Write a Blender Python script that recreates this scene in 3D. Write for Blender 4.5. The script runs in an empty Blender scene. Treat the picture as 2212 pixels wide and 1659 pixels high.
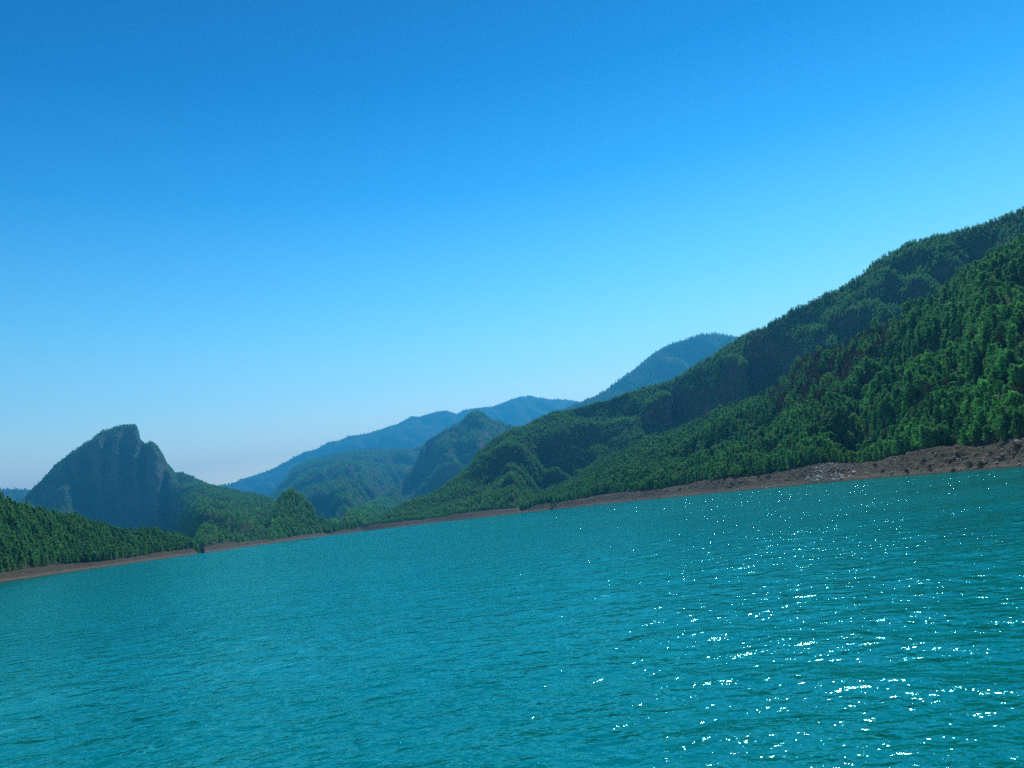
import bpy, math, random
import numpy as np
from mathutils import Vector, Matrix

random.seed(7)
RNG = np.random.default_rng(11)
C = bpy.context.scene.collection
SC = bpy.context.scene

# ------------------------------------------------------------------ camera
W, H, F = 2212.0, 1659.0, 1719.0          # measuring frame of the photograph
CAM_Z = 4.5
PITCH, ROLL = math.radians(8.91), math.radians(7.0)
fwd = np.array([0, math.cos(PITCH), math.sin(PITCH)])
r0_ = np.array([1.0, 0, 0]); u0_ = np.array([0, -math.sin(PITCH), math.cos(PITCH)])
right = math.cos(ROLL) * r0_ - math.sin(ROLL) * u0_
up = math.sin(ROLL) * r0_ + math.cos(ROLL) * u0_
cam = bpy.data.cameras.new('camera'); cam.lens = F / W * 36; cam.sensor_width = 36
cam.clip_start = 0.1; cam.clip_end = 30000
co = bpy.data.objects.new('camera', cam); C.objects.link(co)
m = Matrix(((right[0], up[0], -fwd[0], 0), (right[1], up[1], -fwd[1], 0), (right[2], up[2], -fwd[2], CAM_Z), (0, 0, 0, 1)))
co.matrix_world = m
SC.camera = co

# ------------------------------------------------------------------ sky, sun, exposure
SUN_EL, SUN_AZ = math.radians(45), math.radians(21)      # azimuth from +Y towards +X
SKY_STRENGTH, SUN_STRENGTH = 0.1, 5.0
wd = bpy.data.worlds.new('World'); SC.world = wd; wd.use_nodes = True
nt = wd.node_tree; nt.nodes.clear()
sky = nt.nodes.new('ShaderNodeTexSky'); sky.sky_type = 'NISHITA'; sky.sun_disc = False
sky.sun_elevation = SUN_EL; sky.sun_rotation = SUN_AZ
sky.altitude = 300; sky.air_density = 1.3; sky.dust_density = 0.05; sky.ozone_density = 2.5
hs = nt.nodes.new('ShaderNodeHueSaturation'); hs.inputs['Saturation'].default_value = 1.3; hs.inputs['Value'].default_value = 2.0
bg = nt.nodes.new('ShaderNodeBackground'); bg.inputs['Strength'].default_value = SKY_STRENGTH
wo = nt.nodes.new('ShaderNodeOutputWorld')
tcw = nt.nodes.new('ShaderNodeTexCoord'); sxw = nt.nodes.new('ShaderNodeSeparateXYZ'); rpw = nt.nodes.new('ShaderNodeValToRGB')
SKY_TINT = [(0.0, (2.3, 1.5, 1.04)), (0.10, (2.0, 1.4, 1.02)), (0.17, (1.15, 1.16, 0.97)), (0.27, (0.58, 0.92, 0.88)), (0.39, (0.15, 0.56, 0.72)), (0.5, (0.018, 0.33, 0.53)), (0.64, (0.004, 0.18, 0.36))]
while len(rpw.color_ramp.elements) < len(SKY_TINT): rpw.color_ramp.elements.new(0.5)
for e_, (p_, c_) in zip(rpw.color_ramp.elements, SKY_TINT): e_.position = p_; e_.color = (*c_, 1)
mxw = nt.nodes.new('ShaderNodeMixRGB'); mxw.blend_type = 'MULTIPLY'; mxw.inputs[0].default_value = 1
nt.links.new(tcw.outputs['Generated'], sxw.inputs[0]); nt.links.new(sxw.outputs[2], rpw.inputs[0])
nt.links.new(sky.outputs[0], hs.inputs['Color']); nt.links.new(hs.outputs[0], mxw.inputs[1]); nt.links.new(rpw.outputs[0], mxw.inputs[2]); nt.links.new(mxw.outputs[0], bg.inputs['Color']); nt.links.new(bg.outputs[0], wo.inputs['Surface'])
sl = bpy.data.lights.new('sun', 'SUN'); sl.energy = SUN_STRENGTH; sl.angle = math.radians(0.5); sl.color = (1.0, 0.95, 0.86)
so = bpy.data.objects.new('sun', sl); C.objects.link(so)
S = Vector((math.sin(SUN_AZ) * math.cos(SUN_EL), math.cos(SUN_AZ) * math.cos(SUN_EL), math.sin(SUN_EL)))
so.rotation_euler = (-S).to_track_quat('-Z', 'Y').to_euler(); so.location = (0, 0, 600)
SC.view_settings.view_transform = 'Standard'; SC.view_settings.look = 'None'
SC.view_settings.exposure = 0.0; SC.view_settings.gamma = 1.0
try: SC.view_settings.use_curve_mapping = False
except Exception: pass
SC.cycles.use_denoising = False
SC.cycles.max_bounces = 6; SC.cycles.diffuse_bounces = 2; SC.cycles.glossy_bounces = 2
SC.cycles.transmission_bounces = 3; SC.cycles.volume_bounces = 0
SC.cycles.sample_clamp_indirect = 4.0
SC.cycles.use_adaptive_sampling = False
HAZE_DENSITY = 0.000115

# ------------------------------------------------------------------ helpers
def link(name, me, mat=None, parent=None):
    o = bpy.data.objects.new(name, me); C.objects.link(o)
    if mat is not None and me is not None and not me.materials: me.materials.append(mat)
    if parent is not None: o.parent = parent
    return o

def tag(o, label=None, cat=None, group=None, kind=None):
    if label: o['label'] = label
    if cat: o['category'] = cat
    if group: o['group'] = group
    if kind: o['kind'] = kind
    return o

def np_mesh(name, verts, quads=None, tris=None, smooth=False):
    me = bpy.data.meshes.new(name)
    verts = np.asarray(verts, np.float32)
    nq = 0 if quads is None else len(quads); ntq = 0 if tris is None else len(tris)
    me.vertices.add(len(verts)); me.vertices.foreach_set('co', verts.ravel())
    loops = []
    if nq: loops.append(np.asarray(quads, np.int32).ravel())
    if ntq: loops.append(np.asarray(tris, np.int32).ravel())
    loops = np.concatenate(loops)
    me.loops.add(len(loops)); me.loops.foreach_set('vertex_index', loops)
    starts = np.concatenate([np.arange(nq) * 4, nq * 4 + np.arange(ntq) * 3]).astype(np.int32)
    me.polygons.add(nq + ntq); me.polygons.foreach_set('loop_start', starts)
    me.update(calc_edges=True)
    if smooth: me.polygons.foreach_set('use_smooth', np.ones(nq + ntq, bool))
    me.validate()
    return me

def grid_quads(na, nv):
    i = np.arange(na - 1)[:, None] * nv; j = np.arange(nv - 1)[None, :]
    a = i + j
    return np.stack([a, a + nv, a + nv + 1, a + 1], -1).reshape(-1, 4)

_P = RNG.permutation(512).astype(np.int64); _P = np.concatenate([_P, _P])
_G = RNG.normal(size=(512, 2)); _G /= np.linalg.norm(_G, axis=1)[:, None]
def perlin(x, y):
    xi = np.floor(x).astype(np.int64); yi = np.floor(y).astype(np.int64)
    xf, yf = x - xi, y - yi
    def g(ix, iy, dx, dy):
        h = _G[_P[(_P[ix & 511] + iy) & 511]]
        return h[..., 0] * dx + h[..., 1] * dy
    fu = xf ** 3 * (xf * (xf * 6 - 15) + 10); fv = yf ** 3 * (yf * (yf * 6 - 15) + 10)
    a = g(xi, yi, xf, yf); b = g(xi + 1, yi, xf - 1, yf); c = g(xi, yi + 1, xf, yf - 1); d = g(xi + 1, yi + 1, xf - 1, yf - 1)
    return (a + (b - a) * fu) * (1 - fv) + (c + (d - c) * fu) * fv
def fbm(x, y, o=4, rough=0.5):
    s = 0; a = 1.0; f = 1.0
    for k in range(o):
        s = s + a * perlin(x * f + 17.3 * k, y * f - 9.1 * k); a *= rough; f *= 2.03
    return s

def pix(x, y):
    d = fwd + right * ((x - W / 2) / F) + up * ((H / 2 - y) / F)
    return math.atan2(d[0], d[1]), d[2] / math.hypot(d[0], d[1])      # azimuth, tangent of elevation
def to_pix(X, Y, Z):
    d = np.stack([X, Y, Z - CAM_Z], -1)
    w = d @ fwd
    return W / 2 + F * (d @ right) / w, H / 2 - F * (d @ up) / w
def inside(px, py, poly):
    r = np.zeros(px.shape, bool); n = len(poly)
    for i in range(n):
        x1, y1 = poly[i]; x2, y2 = poly[(i + 1) % n]
        c = ((y1 > py) != (y2 > py)) & (px < (x2 - x1) * (py - y1) / (y2 - y1 + 1e-9) + x1)
        r ^= c
    return r
def sstep(a, b, x):
    t = np.clip((x - a) / (b - a), 0, 1); return t * t * (3 - 2 * t)

# ------------------------------------------------------------------ materials
def mat(name):
    m_ = bpy.data.materials.new(name); m_.use_nodes = True
    t = m_.node_tree; t.nodes.clear(); out = t.nodes.new('ShaderNodeOutputMaterial')
    return m_, t, out
def N(t, typ, **kw):
    n = t.nodes.new(typ)
    for k, v in kw.items():
        if k.startswith('i_'):
            n.inputs[k[2:].replace('_', ' ')].default_value = v
        else: setattr(n, k, v)
    return n
def ramp(t, stops):
    n = t.nodes.new('ShaderNodeValToRGB'); e = n.color_ramp.elements
    while len(e) < len(stops): e.new(0.5)
    for k, (p, c) in enumerate(stops): e[k].position = p; e[k].color = (*c, 1)
    return n

def make_leaf(name, stops, glow=(1.25, 2.3, 1.15), fac=0.48):
    m_, t, out = mat(name)
    oi = N(t, 'ShaderNodeObjectInfo'); rp = ramp(t, stops)
    t.links.new(oi.outputs['Random'], rp.inputs[0])
    geo = N(t, 'ShaderNodeNewGeometry')
    hs_ = N(t, 'ShaderNodeHueSaturation')
    mr = N(t, 'ShaderNodeMapRange'); mr.inputs['To Min'].default_value = 0.65; mr.inputs['To Max'].default_value = 1.35
    t.links.new(geo.outputs['Random Per Island'], mr.inputs['Value'])
    t.links.new(mr.outputs[0], hs_.inputs['Value']); t.links.new(rp.outputs[0], hs_.inputs['Color'])
    d = N(t, 'ShaderNodeBsdfDiffuse'); tr = N(t, 'ShaderNodeBsdfTranslucent')
    tint = N(t, 'ShaderNodeMixRGB', blend_type='MULTIPLY'); tint.inputs[0].default_value = 1.0
    tint.inputs[2].default_value = (*glow, 1)
    t.links.new(hs_.outputs[0], tint.inputs[1])
    t.links.new(hs_.outputs[0], d.inputs[0]); t.links.new(tint.outputs[0], tr.inputs[0])
    mx = N(t, 'ShaderNodeMixShader'); mx.inputs[0].default_value = fac
    t.links.new(d.outputs[0], mx.inputs[1]); t.links.new(tr.outputs[0], mx.inputs[2])
    t.links.new(mx.outputs[0], out.inputs[0]); return m_
M_leafs = [('dark green', make_leaf('dark_needles', [(0.0, (0.047, 0.105, 0.063)), (1.0, (0.071, 0.141, 0.076))])),
           ('mid green', make_leaf('green_needles', [(0.0, (0.071, 0.163, 0.086)), (1.0, (0.101, 0.201, 0.092))])),
           ('bright green', make_leaf('bright_needles', [(0.0, (0.099, 0.247, 0.095)), (1.0, (0.144, 0.285, 0.095))]))]
M_leaf = make_leaf('pine_needles', [(0.0, (0.061, 0.129, 0.070)), (0.35, (0.078, 0.167, 0.083)), (0.7, (0.108, 0.198, 0.086)), (1.0, (0.161, 0.205, 0.095))])
M_dry = make_leaf('dry_scrub', [(0.0, (0.075, 0.078, 0.048)), (0.5, (0.10, 0.092, 0.058)), (1.0, (0.060, 0.080, 0.048))], glow=(1.2, 1.1, 0.9), fac=0.25)
M_leafs.append(('dry olive', make_leaf('dry_needles', [(0.0, (0.085, 0.080, 0.048)), (1.0, (0.105, 0.110, 0.060))], glow=(1.3, 1.4, 0.9), fac=0.3)))

m_, t, out = mat('bark'); M_bark = m_
b = N(t, 'ShaderNodeBsdfDiffuse'); nz = N(t, 'ShaderNodeTexNoise', i_Scale=6.0); rp = ramp(t, [(0.3, (0.05, 0.035, 0.025)), (0.7, (0.13, 0.09, 0.065))])
t.links.new(nz.outputs[0], rp.inputs[0]); t.links.new(rp.outputs[0], b.inputs[0]); t.links.new(b.outputs[0], out.inputs[0])

def ground_material():
    m_, t, out = mat('hillside_ground')
    tc = N(t, 'ShaderNodeNewGeometry')
    n1 = N(t, 'ShaderNodeTexNoise', i_Scale=0.22, i_Detail=8.0, i_Roughness=0.65); n2 = N(t, 'ShaderNodeTexNoise', i_Scale=1.3, i_Detail=6.0, i_Roughness=0.7)
    n3 = N(t, 'ShaderNodeTexNoise', i_Scale=0.05, i_Detail=5.0)
    mp = N(t, 'ShaderNodeMapping'); mp.inputs['Scale'].default_value = (0.35, 0.35, 3.0)
    nb = N(t, 'ShaderNodeTexNoise', i_Scale=0.8, i_Detail=5.0)
    for n in (n1, n2, n3): t.links.new(tc.outputs['Position'], n.inputs['Vector'])
    t.links.new(tc.outputs['Position'], mp.inputs['Vector']); t.links.new(mp.outputs[0], nb.inputs['Vector'])
    bank = ramp(t, [(0.32, (0.024, 0.020, 0.012)), (0.46, (0.066, 0.056, 0.035)), (0.58, (0.115, 0.098, 0.064)), (0.74, (0.25, 0.225, 0.165))])
    mixn = N(t, 'ShaderNodeMath', operation='ADD'); hv = N(t, 'ShaderNodeMath', operation='MULTIPLY'); hv.inputs[1].default_value = 0.5
    t.links.new(n2.outputs[0], mixn.inputs[0]); t.links.new(nb.outputs[0], mixn.inputs[1]); t.links.new(mixn.outputs[0], hv.inputs[0]); t.links.new(hv.outputs[0], bank.inputs[0])
    floor = ramp(t, [(0.3, (0.022, 0.028, 0.018)), (0.55, (0.042, 0.046, 0.030)), (0.8, (0.085, 0.078, 0.056))])
    t.links.new(n1.outputs[0], floor.inputs[0])
    rock = ramp(t, [(0.3, (0.025, 0.025, 0.025)), (0.55, (0.06, 0.058, 0.054)), (0.8, (0.15, 0.145, 0.135))])
    mv = N(t, 'ShaderNodeMapping'); mv.inputs['Scale'].default_value = (1.0, 1.0, 0.25)
    nr = N(t, 'ShaderNodeTexNoise', i_Scale=0.12, i_Detail=9.0, i_Roughness=0.7)
    t.links.new(tc.outputs['Position'], mv.inputs['Vector']); t.links.new(mv.outputs[0], nr.inputs['Vector']); t.links.new(nr.outputs[0], rock.inputs[0])
    ab = N(t, 'ShaderNodeAttribute', attribute_name='bare'); ac = N(t, 'ShaderNodeAttribute', attribute_name='cliff')
    m1 = N(t, 'ShaderNodeMixRGB'); m2 = N(t, 'ShaderNodeMixRGB')
    t.links.new(ab.outputs['Fac'], m1.inputs[0]); t.links.new(floor.outputs[0], m1.inputs[1]); t.links.new(bank.outputs[0], m1.inputs[2])
    t.links.new(ac.outputs['Fac'], m2.inputs[0]); t.links.new(m1.outputs[0], m2.inputs[1]); t.links.new(rock.outputs[0], m2.inputs[2])
    sp0 = N(t, 'ShaderNodeSeparateXYZ'); t.links.new(tc.outputs['Position'], sp0.inputs[0])
    wob_ = N(t, 'ShaderNodeMath', operation='MULTIPLY_ADD'); wob_.inputs[1].default_value = 2.2; t.links.new(n1.outputs[0], wob_.inputs[0]); t.links.new(sp0.outputs[2], wob_.inputs[2])
    silt = N(t, 'ShaderNodeMapRange'); silt.inputs['From Min'].default_value = 2.1; silt.inputs['From Max'].default_value = 3.1; silt.inputs['To Min'].default_value = 0.75; silt.inputs['To Max'].default_value = 0.0
    t.links.new(wob_.outputs[0], silt.inputs['Value'])
    ms_ = N(t, 'ShaderNodeMixRGB'); ms_.inputs[2].default_value = (0.165, 0.142, 0.096, 1); t.links.new(silt.outputs[0], ms_.inputs[0]); t.links.new(bank.outputs[0], ms_.inputs[1]); t.links.new(ms_.outputs[0], m1.inputs[2])
    # dark wet rim just above the water
    sp = N(t, 'ShaderNodeSeparateXYZ'); t.links.new(tc.outputs['Position'], sp.inputs[0])
    wet = N(t, 'ShaderNodeMapRange'); wet.inputs['From Min'].default_value = 0.15; wet.inputs['From Max'].default_value = 0.55
    wet.inputs['To Min'].default_value = 0.35; wet.inputs['To Max'].default_value = 1.0
    t.links.new(sp.outputs[2], wet.inputs['Value'])
    mw = N(t, 'ShaderNodeMixRGB', blend_type='MULTIPLY'); mw.inputs[0].default_value = 1
    t.links.new(m2.outputs[0], mw.inputs[1]); t.links.new(wet.outputs[0], mw.inputs[2])
    bs = N(t, 'ShaderNodeBsdfPrincipled', i_Roughness=0.95); bs.inputs['Specular IOR Level'].default_value = 0.15
    bp = N(t, 'ShaderNodeBump', i_Strength=1.0, i_Distance=1.1)
    t.links.new(n2.outputs[0], bp.inputs['Height']); t.links.new(bp.outputs[0], bs.inputs['Normal'])
    t.links.new(mw.outputs[0], bs.inputs['Base Color']); t.links.new(bs.outputs[0], out.inputs[0])
    return m_
M_ground = ground_material()

def stone_material(name, stops):
    m_, t, out = mat(name)
    oi = N(t, 'ShaderNodeObjectInfo'); tc = N(t, 'ShaderNodeTexCoord'); nz = N(t, 'ShaderNodeTexNoise', i_Scale=2.0, i_Detail=5.0)
    t.links.new(tc.outputs['Object'], nz.inputs['Vector'])
    ad = N(t, 'ShaderNodeMath', operation='ADD'); ml = N(t, 'ShaderNodeMath', operation='MULTIPLY'); ml.inputs[1].default_value = 0.5
    t.links.new(oi.outputs['Random'], ad.inputs[0]); t.links.new(nz.outputs[0], ad.inputs[1]); t.links.new(ad.outputs[0], ml.inputs[0])
    rp = ramp(t, stops); t.links.new(ml.outputs[0], rp.inputs[0])
    bs = N(t, 'ShaderNodeBsdfPrincipled', i_Roughness=0.75); t.links.new(rp.outputs[0], bs.inputs['Base Color']); t.links.new(bs.outputs[0], out.inputs[0])
    return m_
M_pale = stone_material('pale_stone', [(0.2, (0.24, 0.225, 0.195)), (0.6, (0.42, 0.40, 0.35)), (0.9, (0.62, 0.60, 0.54))])
M_stone = stone_material('grey_stone', [(0.2, (0.10, 0.085, 0.07)), (0.6, (0.2, 0.175, 0.145)), (0.9, (0.34, 0.31, 0.27))])
def plain(name, col, rough=0.7):
    m_, t, out = mat(name); bs = N(t, 'ShaderNodeBsdfPrincipled', i_Roughness=rough)
    nz = N(t, 'ShaderNodeTexNoise', i_Scale=3.0, i_Detail=4.0); tc = N(t, 'ShaderNodeTexCoord'); t.links.new(tc.outputs['Object'], nz.inputs['Vector'])
    rp = ramp(t, [(0.3, tuple(c * 0.75 for c in col)), (0.7, col)]); t.links.new(nz.outputs[0], rp.inputs[0]); t.links.new(rp.outputs[0], bs.inputs['Base Color'])
    t.links.new(bs.outputs[0], out.inputs[0]); return m_
M_wood = plain('weathered_wood', (0.13, 0.09, 0.06)); M_palewood = plain('pale_wood', (0.5, 0.46, 0.38)); M_white = plain('white_paint', (0.8, 0.8, 0.78), 0.5)

# ------------------------------------------------------------------ lake water
def water_material():
    m_, t, out = mat('lake_water')
    geo = N(t, 'ShaderNodeNewGeometry')
    mp = N(t, 'ShaderNodeMapping'); mp.inputs['Rotation'].default_value = (0, 0, math.radians(-12)); mp.inputs['Scale'].default_value = (0.75, 1.0, 1.0)
    t.links.new(geo.outputs['Position'], mp.inputs['Vector'])
    mp2 = N(t, 'ShaderNodeMapping'); mp2.inputs['Rotation'].default_value = (0, 0, math.radians(28)); mp2.inputs['Scale'].default_value = (0.85, 1.0, 1.0)
    t.links.new(geo.outputs['Position'], mp2.inputs['Vector'])
    lm = N(t, 'ShaderNodeMapping'); lm.inputs['Rotation'].default_value = (0, 0, math.radians(20)); lm.inputs['Scale'].default_value = (0.018, 0.06, 1.0)
    t.links.new(geo.outputs['Position'], lm.inputs['Vector'])
    ln_ = N(t, 'ShaderNodeTexNoise', i_Scale=1.0, i_Detail=3.0); t.links.new(lm.outputs[0], ln_.inputs['Vector'])
    lanes = N(t, 'ShaderNodeMapRange'); lanes.inputs['From Min'].default_value = 0.3; lanes.inputs['From Max'].default_value = 0.7; lanes.inputs['To Min'].default_value = 0.6; lanes.inputs['To Max'].default_value = 1.15
    t.links.new(ln_.outputs[0], lanes.inputs['Value'])
    prev = None
    for src, sc, dist, det in ((mp, 0.75, 0.22, 1.5), (mp2, 2.3, 0.098, 1.5), (mp2, 6.5, 0.034, 2.0)):
        nz = N(t, 'ShaderNodeTexNoise', i_Scale=sc, i_Detail=det, i_Roughness=0.5, i_Distortion=0.4)
        t.links.new(src.outputs[0], nz.inputs['Vector'])
        bp = N(t, 'ShaderNodeBump', i_Strength=1.0, i_Distance=dist)
        if 'Filter Width' in bp.inputs: bp.inputs['Filter Width'].default_value = 0.006
        t.links.new(nz.outputs[0], bp.inputs['Height'])
        t.links.new(lanes.outputs[0], bp.inputs['Strength'])
        if prev is not None: t.links.new(prev.outputs[0], bp.inputs['Normal'])
        prev = bp
    big = N(t, 'ShaderNodeTexNoise', i_Scale=0.03, i_Detail=3.0); t.links.new(geo.outputs['Position'], big.inputs['Vector'])
    rp = ramp(t, [(0.35, (0.0001, 0.150, 0.112)), (0.65, (0.0001, 0.200, 0.158))]); t.links.new(big.outputs[0], rp.inputs[0])
    df = N(t, 'ShaderNodeBsdfDiffuse'); t.links.new(rp.outputs[0], df.inputs['Color'])
    gs = N(t, 'ShaderNodeBsdfGlossy', i_Roughness=0.08); gs.inputs['Color'].default_value = (0.20, 0.95, 1.0, 1)
    fr = N(t, 'ShaderNodeFresnel', i_IOR=1.8); bs = N(t, 'ShaderNodeMixShader')
    t.links.new(prev.outputs[0], gs.inputs['Normal']); t.links.new(prev.outputs[0], fr.inputs['Normal'])
    t.links.new(fr.outputs[0], bs.inputs[0]); t.links.new(df.outputs[0], bs.inputs[1]); t.links.new(gs.outputs[0], bs.inputs[2])
    t.links.new(bs.outputs[0], out.inputs[0]); return m_
M_water = water_material()

def build_lake():
    dep = np.concatenate([np.linspace(math.radians(60), math.radians(21), 30)[:-1], np.linspace(math.radians(21), math.radians(0.16), 460)])
    r = CAM_Z / np.tan(dep); r = np.concatenate([r, [2500, 4200, 9000]])
    az_in = np.linspace(math.radians(-44), math.radians(44), 1050)
    out_ = np.linspace(math.radians(44), math.radians(316), 70)[1:-1]
    az = np.concatenate([az_in, out_, [math.radians(316)]])
    A, R = np.meshgrid(az, r, indexing='ij')
    X, Y = R * np.sin(A), R * np.cos(A); Z = np.zeros_like(X); DX = np.zeros_like(X); DY = np.zeros_like(X)
    dr = np.gradient(r)[None, :]; da = (az_in[1] - az_in[0]) * r[None, :]
    rr = np.random.default_rng(5)
    n = 46; lam = np.exp(rr.uniform(math.log(0.4), math.log(5.5), n))
    th = rr.normal(math.radians(186), math.radians(50), n)      # travel direction, mostly towards the boat
    for L, d in zip(lam, th):
        k = 2 * math.pi / L; kx, ky = k * math.sin(d), k * math.cos(d); ph = rr.uniform(0, 6.28)
        slope = 0.0135 * rr.uniform(0.6, 1.3) * (0.9 if L < 2.0 else 0.8); a = slope / k
        sp = np.abs(np.cos(A - d)) * dr + np.abs(np.sin(A - d)) * da
        w = np.clip((L / sp - 2.2) / 2.0, 0, 1)
        arg = kx * X + ky * Y + ph
        Z += w * a * np.cos(arg); s = w * a * np.sin(arg)
        DX -= 0.8 * s * math.sin(d); DY -= 0.8 * s * math.cos(d)
    calm = 1 - 0.0 * R
    nin = len(az_in); Z[nin:] = 0; DX[nin:] = 0; DY[nin:] = 0
    V = np.stack([X + DX * calm, Y + DY * calm, Z * calm], -1).reshape(-1, 3)
    me = np_mesh('water', V, quads=grid_quads(len(az), len(r)), smooth=True)
    tag(link('water', me, M_water), 'turquoise lake water, choppy, with sun glints', kind='structure')
build_lake()

# ------------------------------------------------------------------ shore line and mountains
SHORE_PX = [(-500, 1340), (0, 1259), (130, 1239.5), (397, 1201), (454, 1193), (600, 1172), (700, 1158), (794, 1146), (851, 1140.5), (1000, 1122.8), (1191, 1101), (1248, 1095),
            (1400, 1079.5), (1500, 1069.8), (1645, 1056), (1815, 1040), (2000, 1025.5), (2212, 1008), (2500, 985), (2900, 955)]
_sa, _sd = [], []
for x, y in SHORE_PX:
    a, tt = pix(x, y); _sa.append(a); _sd.append(-CAM_Z / tt)
_sa, _sd = np.array(_sa), np.array(_sd)
def shore(a): return np.interp(a, _sa, _sd)

class Ridge: pass
def build_ridge(name, crest, foot, z_foot=0.0, tree=6.0, na_step=0.08, nv=70, bank=0.0, gully=0.10, gl=60.0, cliffs=(), bares=(), cut=(None, None), label=None, bankh=7.0, bankw=21.0, concave=1.0, seed=0.0, rocky=0.0, fine=1.0):
    """crest: (x, y, distance) seen along the skyline of this hill; foot: 'shore' or (x, distance) pairs."""
    ca, ct, cd = [], [], []
    for x, y, D in crest:
        a, tt = pix(x, y); ca.append(a); ct.append(tt); cd.append(D)
    o = np.argsort(ca); ca = np.array(ca)[o]; ct = np.array(ct)[o]; cd = np.array(cd)[o]
    az = np.arange(ca[0], ca[-1], math.radians(na_step)); na = len(az)
    T = np.interp(az, ca, ct); D = np.interp(az, ca, cd)
    Zc = np.maximum(CAM_Z + T * D - tree * 0.85, 3.0)
    if foot == 'shore':
        F0 = shore(az)
    else:
        fa = []; fd = []
        for x, d in foot:
            a = pix(x, 1237 - .1228 * x)[0]; fa.append(a); fd.append(d if d else float(shore(a)))
        F0 = np.interp(az, fa, fd)
    sn_ = F0 / np.sqrt(F0 ** 2 + np.gradient(F0, az) ** 2) if bank else np.ones(na)
    for k_ in range(30): sn_[1:-1] = (sn_[:-2] + 2 * sn_[1:-1] + sn_[2:]) / 4
    D = np.maximum(D, F0 + bankw / np.maximum(sn_, 0.2) * 1.3 + 8)
    for k_ in range(40): D[1:-1] = (D[:-2] + 2 * D[1:-1] + D[2:]) / 4 if bank else D[1:-1]
    Zc = np.maximum(CAM_Z + T * D - tree * 0.85, 3.0)
    g = Ridge(); g.name = name; g.az = az
    bw = bankw / np.maximum(sn_, 0.2) * (1 + 0.25 * np.sin(az * 63 + seed)) if bank else np.zeros(na) + 0.01
    bh = bankh * (1 + 0.12 * np.sin(az * 51 + 1 + seed) + 0.12 * fbm(az * 40 + seed, az * 0 + 3.3, 3)) if bank else np.zeros(na) + z_foot
    bh = np.minimum(bh, 0.6 * Zc)
    q = np.concatenate([np.linspace(0, 1, nv)]); 
    A2, Q = np.meshgrid(az, q, indexing='ij')
    # pull r together where the face is a cliff
    Rlin = (F0 + bw)[:, None] + (D - F0 - bw)[:, None] * Q
    Z = bh[:, None] + (Zc - bh)[:, None] * Q ** concave
    px, py = to_pix(Rlin * np.sin(A2), Rlin * np.cos(A2), Z)
    cm = np.zeros_like(Q)
    wob = 14 * fbm(px / 40, py / 40, 3)
    for poly in cliffs: cm = np.maximum(cm, inside(px + wob, py + wob, poly).astype(float))
    for k in range(2):
        cm[1:-1] = (cm[:-2] + 2 * cm[1:-1] + cm[2:]) / 4; cm[:, 1:-1] = (cm[:, :-2] + 2 * cm[:, 1:-1] + cm[:, 2:]) / 4
    w = 1 - 0.93 * cm
    w = np.concatenate([np.zeros((na, 1)), np.cumsum((w[:, 1:] + w[:, :-1]) / 2, 1)], 1)
    w = w / w[:, -1:]
    R = (F0 + bw)[:, None] + (D - F0 - bw)[:, None] * w
    for k_ in range(14): R[1:-1] = (R[:-2] + 2 * R[1:-1] + R[2:]) / 4
    X, Y = R * np.sin(A2), R * np.cos(A2)
    env = np.sin(np.pi * np.clip(Q, 0, 1)) ** 0.7 * 0.9 + 0.1 * (Q > 0.02)
    span = (Zc - bh)[:, None]
    U = A2 * np.mean(F0 + D) / 2          # metres across the slope
    gn = fbm((U + 0.35 * R) / gl + seed, R / (gl * 3.2) + seed * 2, 4)
    gn = 1 - np.abs(gn) * 2.2
    bump = fbm(X / 24 + seed, Y / 24, 4)
    Z = Z + env * span * gully * np.minimum(gn - 0.72, 0.12) + env * fine * 2.2 * bump * np.minimum(1, span / 40)
    if rocky:
        ds = float(np.mean(D)); rn = fbm(U / (ds / 42) + 5, Z / (ds / 50), 5, 0.55); R2 = R + rocky * rn * env
        X, Y = R2 * np.sin(A2), R2 * np.cos(A2); R = R2
    # crest line roughness
    Z[:, -1] += fbm(az * np.mean(D) / 18, az * 0 + seed, 3) * min(1.6, 0.0012 * np.mean(D))
    rows = []
    if bank:
        nb = 44 if bank > 1 else 26; bq = np.linspace(0, 1, nb)[:-1]
        Ab, Bq = np.meshgrid(az, bq, indexing='ij')
        Rb = F0[:, None] + bw[:, None] * Bq
        Xb, Yb = Rb * np.sin(Ab), Rb * np.cos(Ab)
        Zb = bh[:, None] * (0.10 * np.minimum(Bq * 6, 1) + 0.90 * sstep(-0.25, 1.1, Bq) - 0.90 * sstep(-0.25, 1.1, 0 * Bq)) / (0.10 + 0.9 * (sstep(-0.25, 1.1, 1.0) - sstep(-0.25, 1.1, 0.0)))
        e2 = np.sin(np.pi * np.clip(Bq, 0, 1))
        hum = fbm(Ab * np.mean(F0) / 16 + seed, Rb / 9, 4)
        Zb = Zb + e2 * ((2.4 if bank > 1 else 1.5) * hum + (0.45 if bank > 1 else 0.3) * np.abs(fbm(Xb / 2.6, Yb / 2.6, 3)) * 2) + (0.26 if bank > 1 else 0.16) * np.tanh(2.5 * np.sin(Zb * 6.0 + 1.2 * hum)) * e2
        Zb[:, 0] = 0.02
        under = np.stack([(F0 - 14) * np.sin(az), (F0 - 14) * np.cos(az), np.full(na, -3.0)], -1)[:, None, :]
        rows.append(under); rows.append(np.stack([Xb, Yb, Zb], -1))
    nrow_b = sum(x.shape[1] for x in rows)
    rows.append(np.stack([X, Y, Z], -1))
    bk = np.linspace(0, 1, 9)[1:]
    back = [np.stack([(D + b_ * 0.9 * (Zc + 20) / 0.55) * np.sin(az), (D + b_ * 0.9 * (Zc + 20) / 0.55) * np.cos(az), Z[:, -1] * (1 - b_ ** 1.3) - 6 * b_], -1)[:, None, :] for b_ in bk]
    rows += back
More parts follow.
